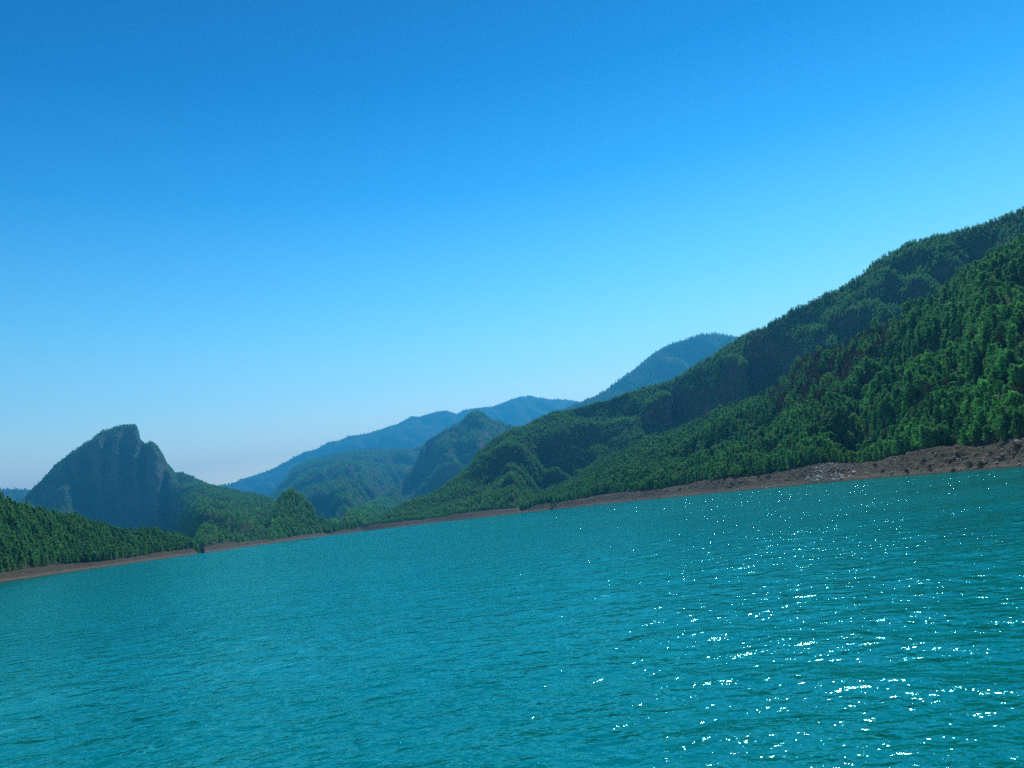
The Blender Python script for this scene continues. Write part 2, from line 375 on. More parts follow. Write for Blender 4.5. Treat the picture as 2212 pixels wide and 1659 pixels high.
    P = np.concatenate(rows, 1); nvt = P.shape[1]
    fe = sstep(0, 1, np.minimum(np.arange(na), np.arange(na)[::-1]) * math.radians(na_step) / math.radians(0.7))[:, None]
    P[..., 2] = P[..., 2] * fe - 2.5 * (1 - fe)
    bare = np.zeros((na, nvt)); bare[:, :nrow_b] = 1
    if bank:
        edge = 0.5 + 0.9 * fbm(az * np.mean(F0) / 9, az * 0 + 8.8, 3)
        for k in range(3): bare[:, nrow_b + k] = np.clip(edge - 0.33 * k, 0, 1)
        for k in range(3): bare[:, nrow_b - 1 - k] = np.clip(edge + 0.35 + 0.33 * k, 0, 1)
    cl = np.zeros((na, nvt)); cl[:, nrow_b:nrow_b + nv] = np.clip(cm * 1.3, 0, 1)
    pxf, pyf = to_pix(P[..., 0], P[..., 1], P[..., 2])
    br = np.zeros((na, nv)); ps, pt = pxf[:, nrow_b:nrow_b + nv], pyf[:, nrow_b:nrow_b + nv]
    wob = 22 * fbm(ps / 50, pt / 50, 4)
    for poly in bares: br = np.maximum(br, inside(ps + wob, pt + wob, poly).astype(float))
    bare[:, nrow_b:nrow_b + nv] = np.maximum(bare[:, nrow_b:nrow_b + nv], br * 0.5)
    # real steepness also reads as rock
    gz = np.gradient(P[..., 2], axis=1); gr = np.hypot(np.gradient(P[..., 0], axis=1), np.gradient(P[..., 1], axis=1)) + 1e-3
    st = sstep(1.15, 1.9, gz / gr); cl = np.maximum(cl, st * (np.arange(nvt)[None, :] >= nrow_b))
    me = np_mesh(name, P.reshape(-1, 3), quads=grid_quads(na, nvt), smooth=True)
    for nm, arr in (('bare', bare), ('cliff', cl)):
        at_ = me.attributes.new(nm, 'FLOAT', 'POINT'); at_.data.foreach_set('value', arr.astype(np.float32).ravel())
    ob = link(name, me, M_ground); tag(ob, label, kind='structure')
    g.P = P; g.nb = nrow_b; g.nv = nv; g.cl = cl; g.br = br; g.bare = bare; g.D = D; g.F0 = F0; g.bw = bw; g.na = na
    return g

R1C = [(2900, 300, 420), (2500, 400, 470), (2212, 509, 520), (2150, 546, 531), (2102, 572, 540), (2054, 613, 550), (2019, 631, 558), (1968, 648, 570), (1942, 677, 583), (1911, 684, 600), (1871, 700, 617), (1818, 733, 640), (1749, 754, 675), (1720, 780, 690), (1690, 813, 714), (1645, 850, 750), (1600, 862, 787), (1550, 880, 830), (1525, 900, 851), (1447, 934, 920), (1370, 954, 970), (1350, 972, 980), (1294, 990, 1010), (1232, 1040, 1020), (1191, 1052, 1010), (1140, 1088, 959), (1110, 1102, 930)]
R2C = [(2900, 250, 850), (2500, 330, 908), (2212, 440, 950), (2130, 475, 969), (2060, 498, 985), (2000, 508, 1000), (1960, 520, 1012), (1890, 560, 1033), (1850, 597, 1045), (1800, 625, 1060), (1720, 652, 1106), (1680, 675, 1129), (1650, 695, 1147), (1620, 708, 1168), (1591, 728, 1190), (1560, 748, 1211), (1510, 780, 1246), (1447, 819, 1290), (1390, 832, 1320), (1335, 847, 1350), (1248, 873, 1400), (1191, 888, 1415), (1153, 902, 1425), (1134, 914, 1430), (1081, 933, 1419), (1033, 969, 1410), (1010, 1005, 1391), (947, 1053, 1340), (900, 1072, 1316), (866, 1086, 1300), (820, 1108, 1325), (794, 1122, 1340), (765, 1142, 1350)]
R2F = [(765, None), (1120, None), (1191, 1050), (1300, 1060), (1447, 1000), (1550, 910), (1645, 830), (1800, 730), (2000, 630), (2212, 590), (2900, 500)]
C1 = [(1606, 790), (1606, 745), (1630, 712), (1700, 694), (1740, 708), (1785, 760), (1765, 800), (1720, 850), (1640, 880), (1610, 850)]
C2 = [(1470, 832), (1600, 790), (1618, 850), (1545, 898), (1500, 912), (1440, 915), (1400, 930), (1385, 905), (1430, 870)]
C3 = [(1800, 690), (1911, 648), (1958, 612), (2054, 584), (2060, 605), (1982, 655), (1949, 680), (1930, 700), (1863, 720), (1815, 745)]
BR1 = [(1640, 872), (1690, 800), (1758, 750), (1880, 685), (1975, 635), (1955, 700), (1890, 785), (1810, 855), (1730, 905), (1665, 915)]
near_slope = build_ridge('near_right_hillside', R1C, 'shore', tree=5.5, na_step=0.05, nv=110, bank=2, gully=0.2, gl=60, bares=[BR1], seed=1.7, label='steep pine covered hillside above a bare bank on the right')
mid_slope = build_ridge('middle_mountainside', R2C, R2F, z_foot=4, tree=6, na_step=0.06, nv=110, bank=1, gully=0.26, gl=110, cliffs=[C1, C2], seed=4.1, label='long forested mountainside with dark cliffs', rocky=9.0)
R3C = [(1760, 760, 5553), (1680, 742, 5705), (1591, 728, 5854), (1549, 720.7, 5854), (1511, 723, 5854), (1467, 736, 5854), (1431, 750, 5854), (1408, 765.6, 5854), (1393, 778, 5854), (1367, 799, 5854), (1334, 824, 5794), (1306, 845, 5734), (1275, 860, 5705), (1240, 872, 5674), (1200, 890, 5644), (1130, 930, 5614), (1060, 985, 5553)]
dome = build_ridge('blue_dome_mountain', R3C, [(1060, 5000), (1300, 4700), (1700, 4400)], z_foot=10, tree=4, nv=60, gully=0.2, gl=500, seed=2.2, label='hazy rounded mountain behind the right slope')
R4C = [(380, 1090, 10290), (430, 1062, 10471), (464, 1047.6, 10657), (476, 1043.7, 10657), (493, 1043.7, 10657), (512, 1039, 10657), (546, 1026, 10657), (569.5, 1017.6, 10657), (600.7, 1004.5, 10657), (617, 995, 10657), (636, 983, 10657), (660, 971, 10657), (684, 967, 10657), (705.6, 954, 10657), (732, 949.5, 10657), (756, 940, 10657), (792, 937.6, 10657), (830, 924, 10657), (854, 916.6, 10657), (873, 909, 10657), (890, 898.5, 10657), (914, 894, 10657), (937.6, 889, 10657), (966.5, 885.4, 10657), (985.6, 890, 10657), (1004.5, 882, 10839), (1033.5, 879, 10839), (1057, 877, 10839), (1093, 867, 10839), (1122, 858, 10839), (1148, 855, 10839), (1160.5, 859, 10839), (1201, 861.6, 10839), (1237, 866, 10839), (1300, 880, 10839), (1400, 900, 10657)]
far_range = build_ridge('far_blue_range', R4C, [(380, 8000), (800, 7500), (1400, 7700)], z_foot=5, tree=4, nv=64, gully=0.3, gl=800, seed=7.7, label='long pale blue range along the skyline')
R5C = [(560, 1085, 5724), (590, 1060, 5872), (607.6, 1038, 6018), (636, 1007, 6165), (670, 993, 6165), (708, 984, 6165), (780, 971, 6165), (851, 962, 6165), (890, 958, 6107), (930, 955, 6018), (990, 970, 5872), (1060, 985, 5724)]
shoulder = build_ridge('blue_mountain_shoulder', R5C, [(560, 3800), (690, 2300), (760, 2000), (850, 3400), (1060, 4500)], bank=1, bankh=5, bankw=16, nv=60, gully=0.32, gl=330, seed=3.9, label='dark blue forested shoulder below the far range')
R6C = [(700, 1148, 1290), (730, 1126, 1350), (770, 1105, 1420), (830, 1068, 3798), (870, 1035, 3821), (897, 1000, 3821), (909, 969, 3821), (923, 948, 3821), (949.5, 936, 3821), (971, 924, 3821), (990, 911.5, 3821), (1004.5, 901, 3821), (1019, 889, 3821), (1031, 886.5, 3821), (1043, 890, 3821), (1057, 902, 3821), (1081, 909, 3821), (1105, 919, 3821), (1134, 922, 3821), (1180, 935, 3798), (1240, 960, 3775)]
K6 = [(905, 975), (925, 945), (950, 945), (930, 990), (890, 1050), (865, 1060), (890, 1010)]
knob = build_ridge('knob_topped_hill', R6C, [(700, None), (800, None), (870, 2400), (1000, 2800), (1240, 3000)], bank=1, bankh=5, bankw=16, nv=70, gully=0.25, gl=200, cliffs=[K6], seed=9.3, label='wooded hill with a rounded rocky knob on top')
R7C = [(-80, 1190, 3334), (10, 1120, 3468), (48, 1078, 3557), (69, 1055, 3667), (81, 1044, 3667), (103, 1023, 3667), (117, 1006, 3667), (132, 994, 3667), (155, 975, 3667), (172, 964, 3667), (182, 955, 3667), (198.5, 944, 3667), (210, 933, 3667), (222, 926, 3667), (239, 924.6, 3667), (251, 921, 3667), (268, 919, 3667), (282.5, 918.7, 3667), (293, 919, 3667), (298, 931, 3667), (303, 951, 3645), (314, 959, 3645), (328, 957, 3622), (337.5, 962, 3600), (345, 971, 3600), (352, 982, 3578), (357, 994, 3557), (369, 1008.5, 3532), (379.5, 1021.5, 3511), (392.5, 1019, 3445), (402, 1023, 3407), (419, 1032, 3239), (436, 1038, 3077), (454, 1046.5, 2916), (505, 1058, 2519), (540, 1065, 2284), (577, 1074, 2054), (596, 1082, 1944), (640, 1100, 1720), (680, 1125, 1521), (720, 1146, 1340)]
peak = build_ridge('rocky_peak', R7C, [(-80, 2750), (300, 2800), (370, 2200), (440, None), (720, None)], bank=1, bankh=5, bankw=14, tree=4, na_step=0.06, nv=100, gully=0.18, gl=190, seed=6.1, cliffs=[[(150, 1000), (215, 945), (285, 928), (312, 965), (352, 990), (375, 1040), (385, 1100), (330, 1170), (240, 1150), (170, 1090)]], label='dark steep rocky peak with a blunt summit on the left', rocky=60.0, concave=1.1)
R8C = [(570, 1150, 1180), (590, 1100, 1200), (600, 1080, 1220), (607.7, 1071.5, 1220), (622, 1058, 1220), (636.5, 1059.5, 1220), (648, 1069, 1220), (660, 1081, 1220), (672, 1090.6, 1220), (684, 1096, 1220), (690, 1118, 1220), (700, 1140, 1230)]
crag = build_ridge('small_wooded_crag', R8C, 'shore', bank=1, bankh=4, bankw=16, tree=5, nv=50, gully=0.05, gl=30, seed=5.5, rocky=6.0, label='small steep wooded crag by the far shore')
R8D = [(660, 1150, 1240), (679.5, 1133, 1240), (694, 1120, 1240), (713, 1125, 1240), (732, 1137, 1250), (750, 1149, 1250)]
knoll = build_ridge('shore_knoll', R8D, 'shore', bank=1, bankh=3, bankw=14, tree=6, nv=30, gully=0.03, gl=30, seed=8.5, label='low dark wooded knoll at the far shore')
R9C = [(-600, 980, 480), (-200, 1020, 540), (0, 1067, 585), (14, 1075.5, 590), (33.5, 1083, 597), (55, 1089.6, 605), (81, 1097, 640), (112, 1102, 659), (134, 1110, 673), (167, 1112.6, 695), (204, 1126, 710), (239, 1135, 725), (263, 1141, 735), (299, 1144.7, 750), (335, 1142, 765), (359, 1147, 775), (383, 1154, 785), (407, 1164, 795), (421, 1171, 801), (440, 1186, 810)]
BR9 = [(215, 1170), (260, 1160), (330, 1165), (370, 1172), (300, 1182), (230, 1186)]
left_hill = build_ridge('low_left_hill', R9C, 'shore', tree=4, na_step=0.06, nv=80, bank=1, bankh=4.4, bankw=18, gully=0.12, gl=40, seed=2.9, label='low dark green hill above a bare bank on the left')
R10C = [(-300, 1040, 6825), (-100, 1052, 6961), (0, 1056, 7095), (31, 1055, 7095), (67, 1057, 7095), (110, 1068, 7095), (200, 1090, 7095)]
back_hill = build_ridge('distant_left_hill', R10C, [(-300, 5500), (200, 5500)], z_foot=5, nv=30, na_step=0.12, gully=0.1, gl=120, seed=1.1, label='distant flat blue hill behind the peak')

# ------------------------------------------------------------------ trees
def crown_mesh(name, H_, Rm, base, ntuft, ncard, card, shape, seed, lean=0.0):
    r = np.random.default_rng(seed)
    vs, ts = [], []
    tiers = max(5, int(H_ * 1.0))
    for k in range(ntuft):
        h = base + (1 - base) * (r.random() ** 0.85)
        u = (h - base) / (1 - base)
        if shape == 'cone': prof = (1 - u) ** 0.75 * 0.95 + 0.06
        elif shape == 'round': prof = math.sqrt(max(0, 1 - (2 * (u - 0.42)) ** 2 * 0.72)) * (0.98 if u < .42 else 1)
        elif shape == 'open': prof = (0.55 + 0.45 * math.sin(u * 15 + seed)) * (1 - u) ** 0.5 + 0.08
        else: prof = (1 - u) ** 0.5 * (0.8 + 0.2 * math.sin(u * 9))
        a = r.uniform(0, 6.283)
        lob = 1 + 0.22 * math.sin(3 * a + seed) + 0.12 * math.sin(5 * a + 2 * seed + u * 6)
        rad = Rm * prof * lob * (r.random() ** 0.35)
        c = np.array([rad * math.cos(a) + lean * u * H_, rad * math.sin(a), h * H_ + 0.12 * rad])
        if shape == 'fork': c[0] += (0.5 if math.sin(a) > 0 else -0.5) * u * Rm * 0.8
        outw = np.array([math.cos(a) * 0.8, math.sin(a) * 0.8, 0.55 + 0.9 * u]); outw /= np.linalg.norm(outw)
        ts_ = card * (0.75 + 0.5 * r.random()) * (1.1 - 0.35 * u)
        for j in range(ncard):
            nn = outw + r.normal(0, 0.38, 3); nn /= np.linalg.norm(nn)
            d = np.cross(nn, r.normal(size=3)) + np.array([0, 0, 0.35]); d /= np.linalg.norm(d) + 1e-6
            s = np.cross(nn, d); s /= np.linalg.norm(s) + 1e-6
            p = c + r.normal(0, 0.42, 3) * ts_
            i = len(vs); L = ts_ * r.uniform(0.7, 1.3); wd_ = ts_ * r.uniform(0.28, 0.5)
            vs += [p - s * wd_ * 0.5, p + s * wd_ * 0.5, p + d * L]
            ts.append((i, i + 1, i + 2))
    return np_mesh(name, np.array(vs), tris=np.array(ts))
def tube(pts, rads, n=6):
    vs, qs = [], []
    for (p, rd) in zip(pts, rads):
        for k in range(n): vs.append((p[0] + rd * math.cos(6.2832 * k / n), p[1] + rd * math.sin(6.2832 * k / n), p[2]))
    for i in range(len(pts) - 1):
        for k in range(n): qs.append((i * n + k, i * n + (k + 1) % n, (i + 1) * n + (k + 1) % n, (i + 1) * n + k))
    return vs, qs
def trunk_mesh(name, H_, lean, seed, limbs=7):
    r = np.random.default_rng(seed + 50)
    pts = [(lean * u * H_ + r.normal(0, 0.03), r.normal(0, 0.03), u * H_ - (0.6 if u == 0 else 0)) for u in (0, 0.2, 0.45, 0.7, 0.93)]
    vs, qs = tube(pts, [0.19, 0.16, 0.12, 0.07, 0.02])
    for k in range(limbs):
        u = r.uniform(0.22, 0.8); a = r.uniform(0, 6.28); L = (1 - u) * H_ * 0.28 + 0.3
        p0 = np.array([lean * u * H_, 0, u * H_]); p1 = p0 + np.array([math.cos(a) * L, math.sin(a) * L, L * 0.35])
        v2, q2 = tube([p0, p1], [0.05, 0.015], 4); o_ = len(vs); vs += v2; qs += [tuple(i + o_ for i in q) for q in q2]
    return np_mesh(name, np.array(vs), quads=np.array(qs))
KINDS = [('rounded', dict(H_=7.4, Rm=2.3, base=0.12, shape='round', lean=0.0)),
         ('pointed', dict(H_=8.6, Rm=2.1, base=0.10, shape='cone', lean=0.0)),
         ('ragged', dict(H_=8.2, Rm=2.3, base=0.16, shape='open', lean=0.01)),
         ('bushy', dict(H_=6.6, Rm=2.2, base=0.06, shape='bush', lean=0.0)),
         ('leaning', dict(H_=8.0, Rm=2.0, base=0.14, shape='cone', lean=0.06)),
         ('forked', dict(H_=7.8, Rm=2.0, base=0.15, shape='fork', lean=0.0))]
near_kinds = []
for i, (nm, kw) in enumerate(KINDS):
    cm_ = crown_mesh('pine_crown', ntuft=80, ncard=13, card=0.8, seed=30 + i, **kw); cm_.materials.append(M_leaf)
    tm_ = trunk_mesh('pine_trunk', kw['H_'], kw['lean'], i); tm_.materials.append(M_bark)
    near_kinds.append((nm, kw['H_'], cm_, tm_))
SRC = bpy.data.collections.new('tree_sources')        # not linked to the scene: only the forest's instances use it
def joined(name, a, b_):
    va = np.array([v.co[:] for v in a.vertices]); ta = np.array([p.vertices[:] for p in a.polygons])
    vb = np.array([v.co[:] for v in b_.vertices]); qb = np.array([p.vertices[:] for p in b_.polygons]) + len(va)
    me = np_mesh(name, np.concatenate([va, vb]), quads=qb, tris=ta)
    me.materials.append(M_leaf); me.materials.append(M_bark)
    idx = np.zeros(len(me.polygons), np.int32); idx[:len(qb)] = 1
    me.polygons.foreach_set('material_index', idx); return me
n_near = 0
srcs = []
for i, (nm, h_, cm_, tm_) in enumerate(near_kinds):
    o = bpy.data.objects.new('src_%02d' % i, joined('pine', cm_, tm_)); SRC.objects.link(o); srcs.append(o)
n_near = len(srcs)
for i, (nm, kw) in enumerate([KINDS[0], KINDS[2], KINDS[3]]):
    c_ = crown_mesh('far_crown', ntuft=26, ncard=6, card=1.7, seed=70 + i, **dict(kw, base=0.05)); t_ = trunk_mesh('far_trunk', kw['H_'], 0, i, 0)
    o = bpy.data.objects.new('src_%02d' % (n_near + i), joined('far_pine', c_, t_)); SRC.objects.link(o); srcs.append(o)
n_far = len(srcs) - n_near
for i in range(3):                                      # low scrub
    c_ = crown_mesh('scrub', 1.7, 1.3, 0.02, 26, 8, 0.6, 'bush', 90 + i); c_.materials.append(M_dry)
    o = bpy.data.objects.new('src_%02d' % (len(srcs)), c_); SRC.objects.link(o); srcs.append(o)
n_scrub = 3

def scatter(g, spacing, rng, lo_row=0, hi_row=None, clump=22.0, thin=0.0, cliff_keep=0.06, bare_keep=0.1):
    """points spread evenly by real area over the front face of a hill, jittered, thinned on cliffs"""
    hi_row = hi_row or g.nb + g.nv + 1
    P = g.P[:, g.nb + lo_row:hi_row]
    e1 = P[1:, :-1] - P[:-1, :-1]; e2 = P[:-1, 1:] - P[:-1, :-1]
    ar = np.linalg.norm(np.cross(e1, e2), axis=-1)
    # plan area counts more than wall area
    exp_n = ar / spacing ** 2
    n = rng.poisson(exp_n * 1.5); ii, jj = np.nonzero(n); rep = n[ii, jj]
    ii = np.repeat(ii, rep); jj = np.repeat(jj, rep); u = rng.random(len(ii)); v = rng.random(len(ii))
    p = P[ii, jj] * ((1 - u) * (1 - v))[:, None] + P[ii + 1, jj] * (u * (1 - v))[:, None] + P[ii, jj + 1] * ((1 - u) * v)[:, None] + P[ii + 1, jj + 1] * (u * v)[:, None]
    row = jj + lo_row + v
    cl = g.cl[:, g.nb + lo_row:hi_row][ii, jj]; br = g.br[np.minimum(ii, g.na - 1), np.clip(jj + lo_row, 0, g.nv - 1)]
    keep = rng.random(len(p)) > np.clip(cl * (1 - cliff_keep), 0, 1) 
    keep &= rng.random(len(p)) > br * (1 - bare_keep)
    cn = fbm(p[:, 0] / clump, p[:, 1] / clump, 3)
    keep &= rng.random(len(p)) > np.clip(thin * (0.5 - cn * 1.6), 0, 0.95)
    # even out: drop points closer than 0.62 spacing through a hashed grid
    idx = np.nonzero(keep)[0]; cell = spacing * 0.62; occ = {}; good = []
    for i in idx:
        k = (int(p[i, 0] // cell), int(p[i, 1] // cell), int(p[i, 2] // (cell * 1.5)))
        if k in occ: continue
        occ[k] = 1; good.append(i)
    good = np.array([i for i in good if p[i, 2] > 1.0], int)
    return p[good], row[good], cn[good]

PTS, VAR, SCL, ROT = [], [], [], []
def add(p, var, scl, rot):
    PTS.append(p); VAR.append(var); SCL.append(scl); ROT.append(rot)
rg = np.random.default_rng(3)
p1, row1, cn1 = scatter(near_slope, 3.2, rg, lo_row=0, clump=20, thin=0.7)
px1, py1 = to_pix(p1[:, 0], p1[:, 1], p1[:, 2])
keep = (px1 > 950) & (px1 < 2650); p1, row1, px1, py1, cn1 = p1[keep], row1[keep], px1[keep], py1[keep], cn1[keep]
kind1 = rg.choice(6, len(p1), p=[.30, .14, .2, .20, .07, .09]); s1 = (0.42 + 0.58 * rg.random(len(p1)) ** 0.8) * (1 + 0.25 * cn1); rot1 = rg.uniform(0, 6.28, len(p1))
dist1 = np.linalg.norm(p1, axis=1); hh = np.array([k[1] for k in near_kinds])[kind1] * s1
inview = (px1 > -5) & (px1 < 2218)
score = np.where(inview, hh / dist1, 0)
top = np.argsort(-score)[:300]; is_top = np.zeros(len(p1), bool); is_top[top] = True
REGIONS = [(2120, 'beside the right edge'), (2040, 'above the strand lines'), (1950, 'above the left strands'), (1870, 'right of the rubble'), (1790, 'above the rubble'), (1720, 'left of the rubble'), (1640, 'over the bank hump'), (1540, 'left of the hump'), (0, 'towards the far end')]
qv = {}
for i in top:
    qv.setdefault(int(px1[i] // 60), []).append(row1[i])
named = {}
for i in top:
    nm, h_, cm_, tm_ = near_kinds[kind1[i]]
    e = bpy.data.objects.new('pine_tree', None); C.objects.link(e)
    e.location = p1[i]; e.rotation_euler = (0, 0, rot1[i]); e.scale = (s1[i] * rg.uniform(.9, 1.1),) * 2 + (s1[i],)
    e.empty_display_size = 0.5
    colour, lm = M_leafs[int(rg.choice(4, p=[.3, .40, .24, .06]))]
    for n_, me_ in (('trunk', tm_), ('crown', cm_)):
        c_ = bpy.data.objects.new(n_, me_); c_.parent = e; C.objects.link(c_)
        if n_ == 'crown': c_.material_slots[0].link = 'OBJECT'; c_.material_slots[0].material = lm
    hgt = h_ * s1[i]; size = 'tall' if hgt > 7.2 else ('short' if hgt < 5.9 else 'medium')
    reg = next(r_[1] for r_ in REGIONS if px1[i] > r_[0])
    rw = row1[i]; line = 'in the front row' if rw < 2.5 else ('behind the front row' if rw < 6 else ('partway up the slope' if rw < 14 else 'high on the slope'))
    named.setdefault('%s %s %s pine %s, %s' % (size, nm, colour, line, reg), []).append((px1[i], e))
for lab, es in named.items():
    es.sort(key=lambda k: k[0])
    for j, (x_, e) in enumerate(es):
        tag(e, ('%s of two: ' % ('left', 'right')[j] if len(es) == 2 else '') + lab, 'tree', 'pines on the near right hillside')
for i in np.nonzero(~is_top)[0]: add(p1[i], int(kind1[i]), (s1[i], s1[i], s1[i]), rot1[i])

def add_far(g, spacing, smin, smax, clump=30, thin=0.3, near=False, cliff_keep=0.08, **kw):
    p, row, cn = scatter(g, spacing, rg, clump=clump, thin=thin, cliff_keep=cliff_keep, **kw)
    px, py = to_pix(p[:, 0], p[:, 1], p[:, 2]); k_ = (px > -250) & (px < 2480); p = p[k_]; cn = cn[k_]
    for i in range(len(p)):
        s = rg.uniform(smin, smax) * (1 + 0.2 * cn[i])
        v = int(rg.integers(0, n_near)) if near else n_near + int(rg.integers(0, n_far))
        w = s * rg.uniform(0.9, 1.25)
        add(p[i], v, (w, w, s), rg.uniform(0, 6.28))
    return len(p)
cnt = {}
cnt['mid'] = add_far(mid_slope, 3.4, 0.34, 0.66, thin=0.45, cliff_keep=0.22)
cnt['left'] = add_far(left_hill, 2.9, 0.42, 0.74, clump=14, thin=0.3, near=True)
cnt['dome'] = add_far(dome, 18.0, 1.2, 2.2, clump=170, thin=0.75)
cnt['far'] = add_far(far_range, 29.0, 1.5, 2.8, clump=170, thin=0.75)
cnt['shoulder'] = add_far(shoulder, 16.0, 1.1, 2.0, clump=90, thin=0.75)
cnt['knob'] = add_far(knob, 12.0, 1.0, 1.8, clump=90, thin=0.75)
cnt['peak'] = add_far(peak, 10.0, 0.55, 1.15, cliff_keep=0.5)
cnt['crag'] = add_far(crag, 5.2, 0.7, 1.1, cliff_keep=0.7); cnt['knoll'] = add_far(knoll, 4.8, 0.8, 1.2)
cnt['back'] = add_far(back_hill, 24, 1.4, 2.4)
# low scrub on the bare strips and along the upper edge of the banks
for g, sp_ in ((near_slope, 2.1), (left_hill, 3.2)):
    p, row, cn = scatter(g, sp_, rg, bare_keep=1.0)
    iu = np.clip(np.round((np.arctan2(p[:, 0], p[:, 1]) - g.az[0]) / (g.az[1] - g.az[0])).astype(int), 0, g.na - 1)
    b_ = g.br[iu, np.clip(row.astype(int), 0, g.nv - 1)] > 0.3
    near_edge = (row < 2) & (rg.random(len(p)) < 0.35)
    for i in np.nonzero(b_ | near_edge)[0]:
        s = rg.uniform(0.5, 1.1); add(p[i], n_near + n_far + int(rg.integers(0, n_scrub)), (s, s, s * rg.uniform(.7, 1.1)), rg.uniform(0, 6.28))
print('TREES', cnt, len(PTS))

def instancer(name, pts, var, scl, rot, coll, label):
    me = bpy.data.meshes.new(name); pts = np.array(pts, np.float32)
    me.vertices.add(len(pts)); me.vertices.foreach_set('co', pts.ravel())
    a = me.attributes.new('variant', 'INT', 'POINT'); a.data.foreach_set('value', np.array(var, np.int32))
    a = me.attributes.new('size', 'FLOAT_VECTOR', 'POINT'); a.data.foreach_set('vector', np.array(scl, np.float32).ravel())
    a = me.attributes.new('turn', 'FLOAT_VECTOR', 'POINT'); rv = np.zeros((len(pts), 3), np.float32); rv[:, 2] = rot; a.data.foreach_set('vector', rv.ravel())
    ob = link(name, me); tag(ob, label, kind='stuff')
    ng = bpy.data.node_groups.new(name + '_nodes', 'GeometryNodeTree')
    ng.interface.new_socket('Geometry', in_out='INPUT', socket_type='NodeSocketGeometry'); ng.interface.new_socket('Geometry', in_out='OUTPUT', socket_type='NodeSocketGeometry')
    gi = ng.nodes.new('NodeGroupInput'); go = ng.nodes.new('NodeGroupOutput')
    ci = ng.nodes.new('GeometryNodeCollectionInfo'); ci.inputs['Collection'].default_value = coll; ci.inputs['Separate Children'].default_value = True; ci.inputs['Reset Children'].default_value = True
    ip = ng.nodes.new('GeometryNodeInstanceOnPoints'); ip.inputs['Pick Instance'].default_value = True
    def attr(nm, typ):
        n = ng.nodes.new('GeometryNodeInputNamedAttribute'); n.data_type = typ; n.inputs['Name'].default_value = nm; return n.outputs['Attribute']
    ng.links.new(gi.outputs[0], ip.inputs['Points']); ng.links.new(ci.outputs[0], ip.inputs['Instance'])
    ng.links.new(attr('variant', 'INT'), ip.inputs['Instance Index']); ng.links.new(attr('size', 'FLOAT_VECTOR'), ip.inputs['Scale']); ng.links.new(attr('turn', 'FLOAT_VECTOR'), ip.inputs['Rotation'])
    ng.links.new(ip.outputs[0], go.inputs[0])
    md = ob.modifiers.new('scatter', 'NODES'); md.node_group = ng
    return ob
instancer('forest', PTS, VAR, SCL, ROT, SRC, 'dense pine forest covering the hills and mountains')

# ------------------------------------------------------------------ things on the bank
def surface_at(g, x, y, rows=None):
    lo, hi = rows or (1, g.nb + 3)
    P = g.P[:, lo:hi]; px, py = to_pix(P[..., 0], P[..., 1], P[..., 2])
    k = np.argmin((px - x) ** 2 + (py - y) ** 2); return P.reshape(-1, 3)[k].copy()
def rock_mesh(name, seed, n=3):
    import bmesh
    r = np.random.default_rng(seed); bm = bmesh.new(); bmesh.ops.create_icosphere(bm, subdivisions=2, radius=0.5)
    pl = [(lambda d: (d / np.linalg.norm(d), r.uniform(0.26, 0.46)))(r.normal(size=3)) for _ in range(11)]
    for v in bm.verts:
        c = np.array(v.co)
        for d, o_ in pl:
            q = c @ d
            if q > o_: c = c - d * (q - o_)
        v.co = c * np.array([1.25, 1.0, 0.8])
    me = bpy.data.meshes.new(name); bm.to_mesh(me); bm.free(); return me
pale = [rock_mesh('boulder', 200 + i) for i in range(5)]; grey = [rock_mesh('stone', 220 + i) for i in range(4)]
for q in pale: q.materials.append(M_pale)
for q in grey: q.materials.append(M_stone)
rb = np.random.default_rng(21)
def put(name, me, p, s, label, cat, group, sink=0.2):
    o = bpy.data.objects.new(name, me); C.objects.link(o)
    sc = np.array([s, s, s]) * rb.uniform(0.75, 1.25, 3); o.scale = sc; o.rotation_euler = (rb.uniform(-.4, .4), rb.uniform(-.4, .4), rb.uniform(0, 6.28))
    o.location = (p[0], p[1], p[2] + s * (0.4 - sink)); tag(o, label, cat, group); return o
FAN = [(1735, 1040), (1750, 1016), (1765, 1008), (1792, 995), (1815, 998), (1830, 1006), (1848, 1020), (1858, 1032), (1820, 1036), (1780, 1041)]
fx, fy = rb.uniform(1730, 1862, 900), rb.uniform(993, 1042, 900)
ok = np.nonzero(inside(fx, fy, FAN))[0][:150]
for k, i in enumerate(ok):
    p = surface_at(near_slope, fx[i], fy[i]); s_ = float(np.exp(rb.normal(-0.35, 0.42)))
    put('boulder', pale[k % 5], p, s_, '%s pale boulder %s, %s of the rubble fan' % ('large' if s_ > 1.0 else ('small' if s_ < 0.6 else 'medium'), 'on the left side' if fx[i] < 1775 else ('in the middle' if fx[i] < 1820 else 'on the right side'), 'low at the foot' if fy[i] > 1030 else ('half way up' if fy[i] > 1015 else 'near the top')), 'boulder', 'pale boulders of the rubble fan')
for k in range(110):
    x = rb.uniform(1300, 2212); b0 = np.interp(x, [q[0] for q in SHORE_PX], [q[1] for q in SHORE_PX]); hb = np.interp(x, [1300, 1645, 2212], [24, 40, 50])
    y = b0 - hb * rb.uniform(0.12, 0.85); vp = (b0 - y) / hb; p = surface_at(near_slope, x, y); s_ = float(np.exp(rb.normal(-0.25, 0.4)))
    reg = ('close to the water ' if vp < .36 else ('half way up ' if vp < .6 else 'near the trees ')) + (('by the right edge' if x > 2040 else 'right of the rubble fan') if x > 1860 else ('left of the rubble fan' if x > 1600 else 'towards the far shore'))
    put('boulder', grey[k % 4], p, s_, '%s grey boulder on the bank %s' % ('large' if s_ > 1.1 else ('small' if s_ < 0.6 else 'medium'), reg), 'boulder', 'boulders scattered on the right bank', 0.3)
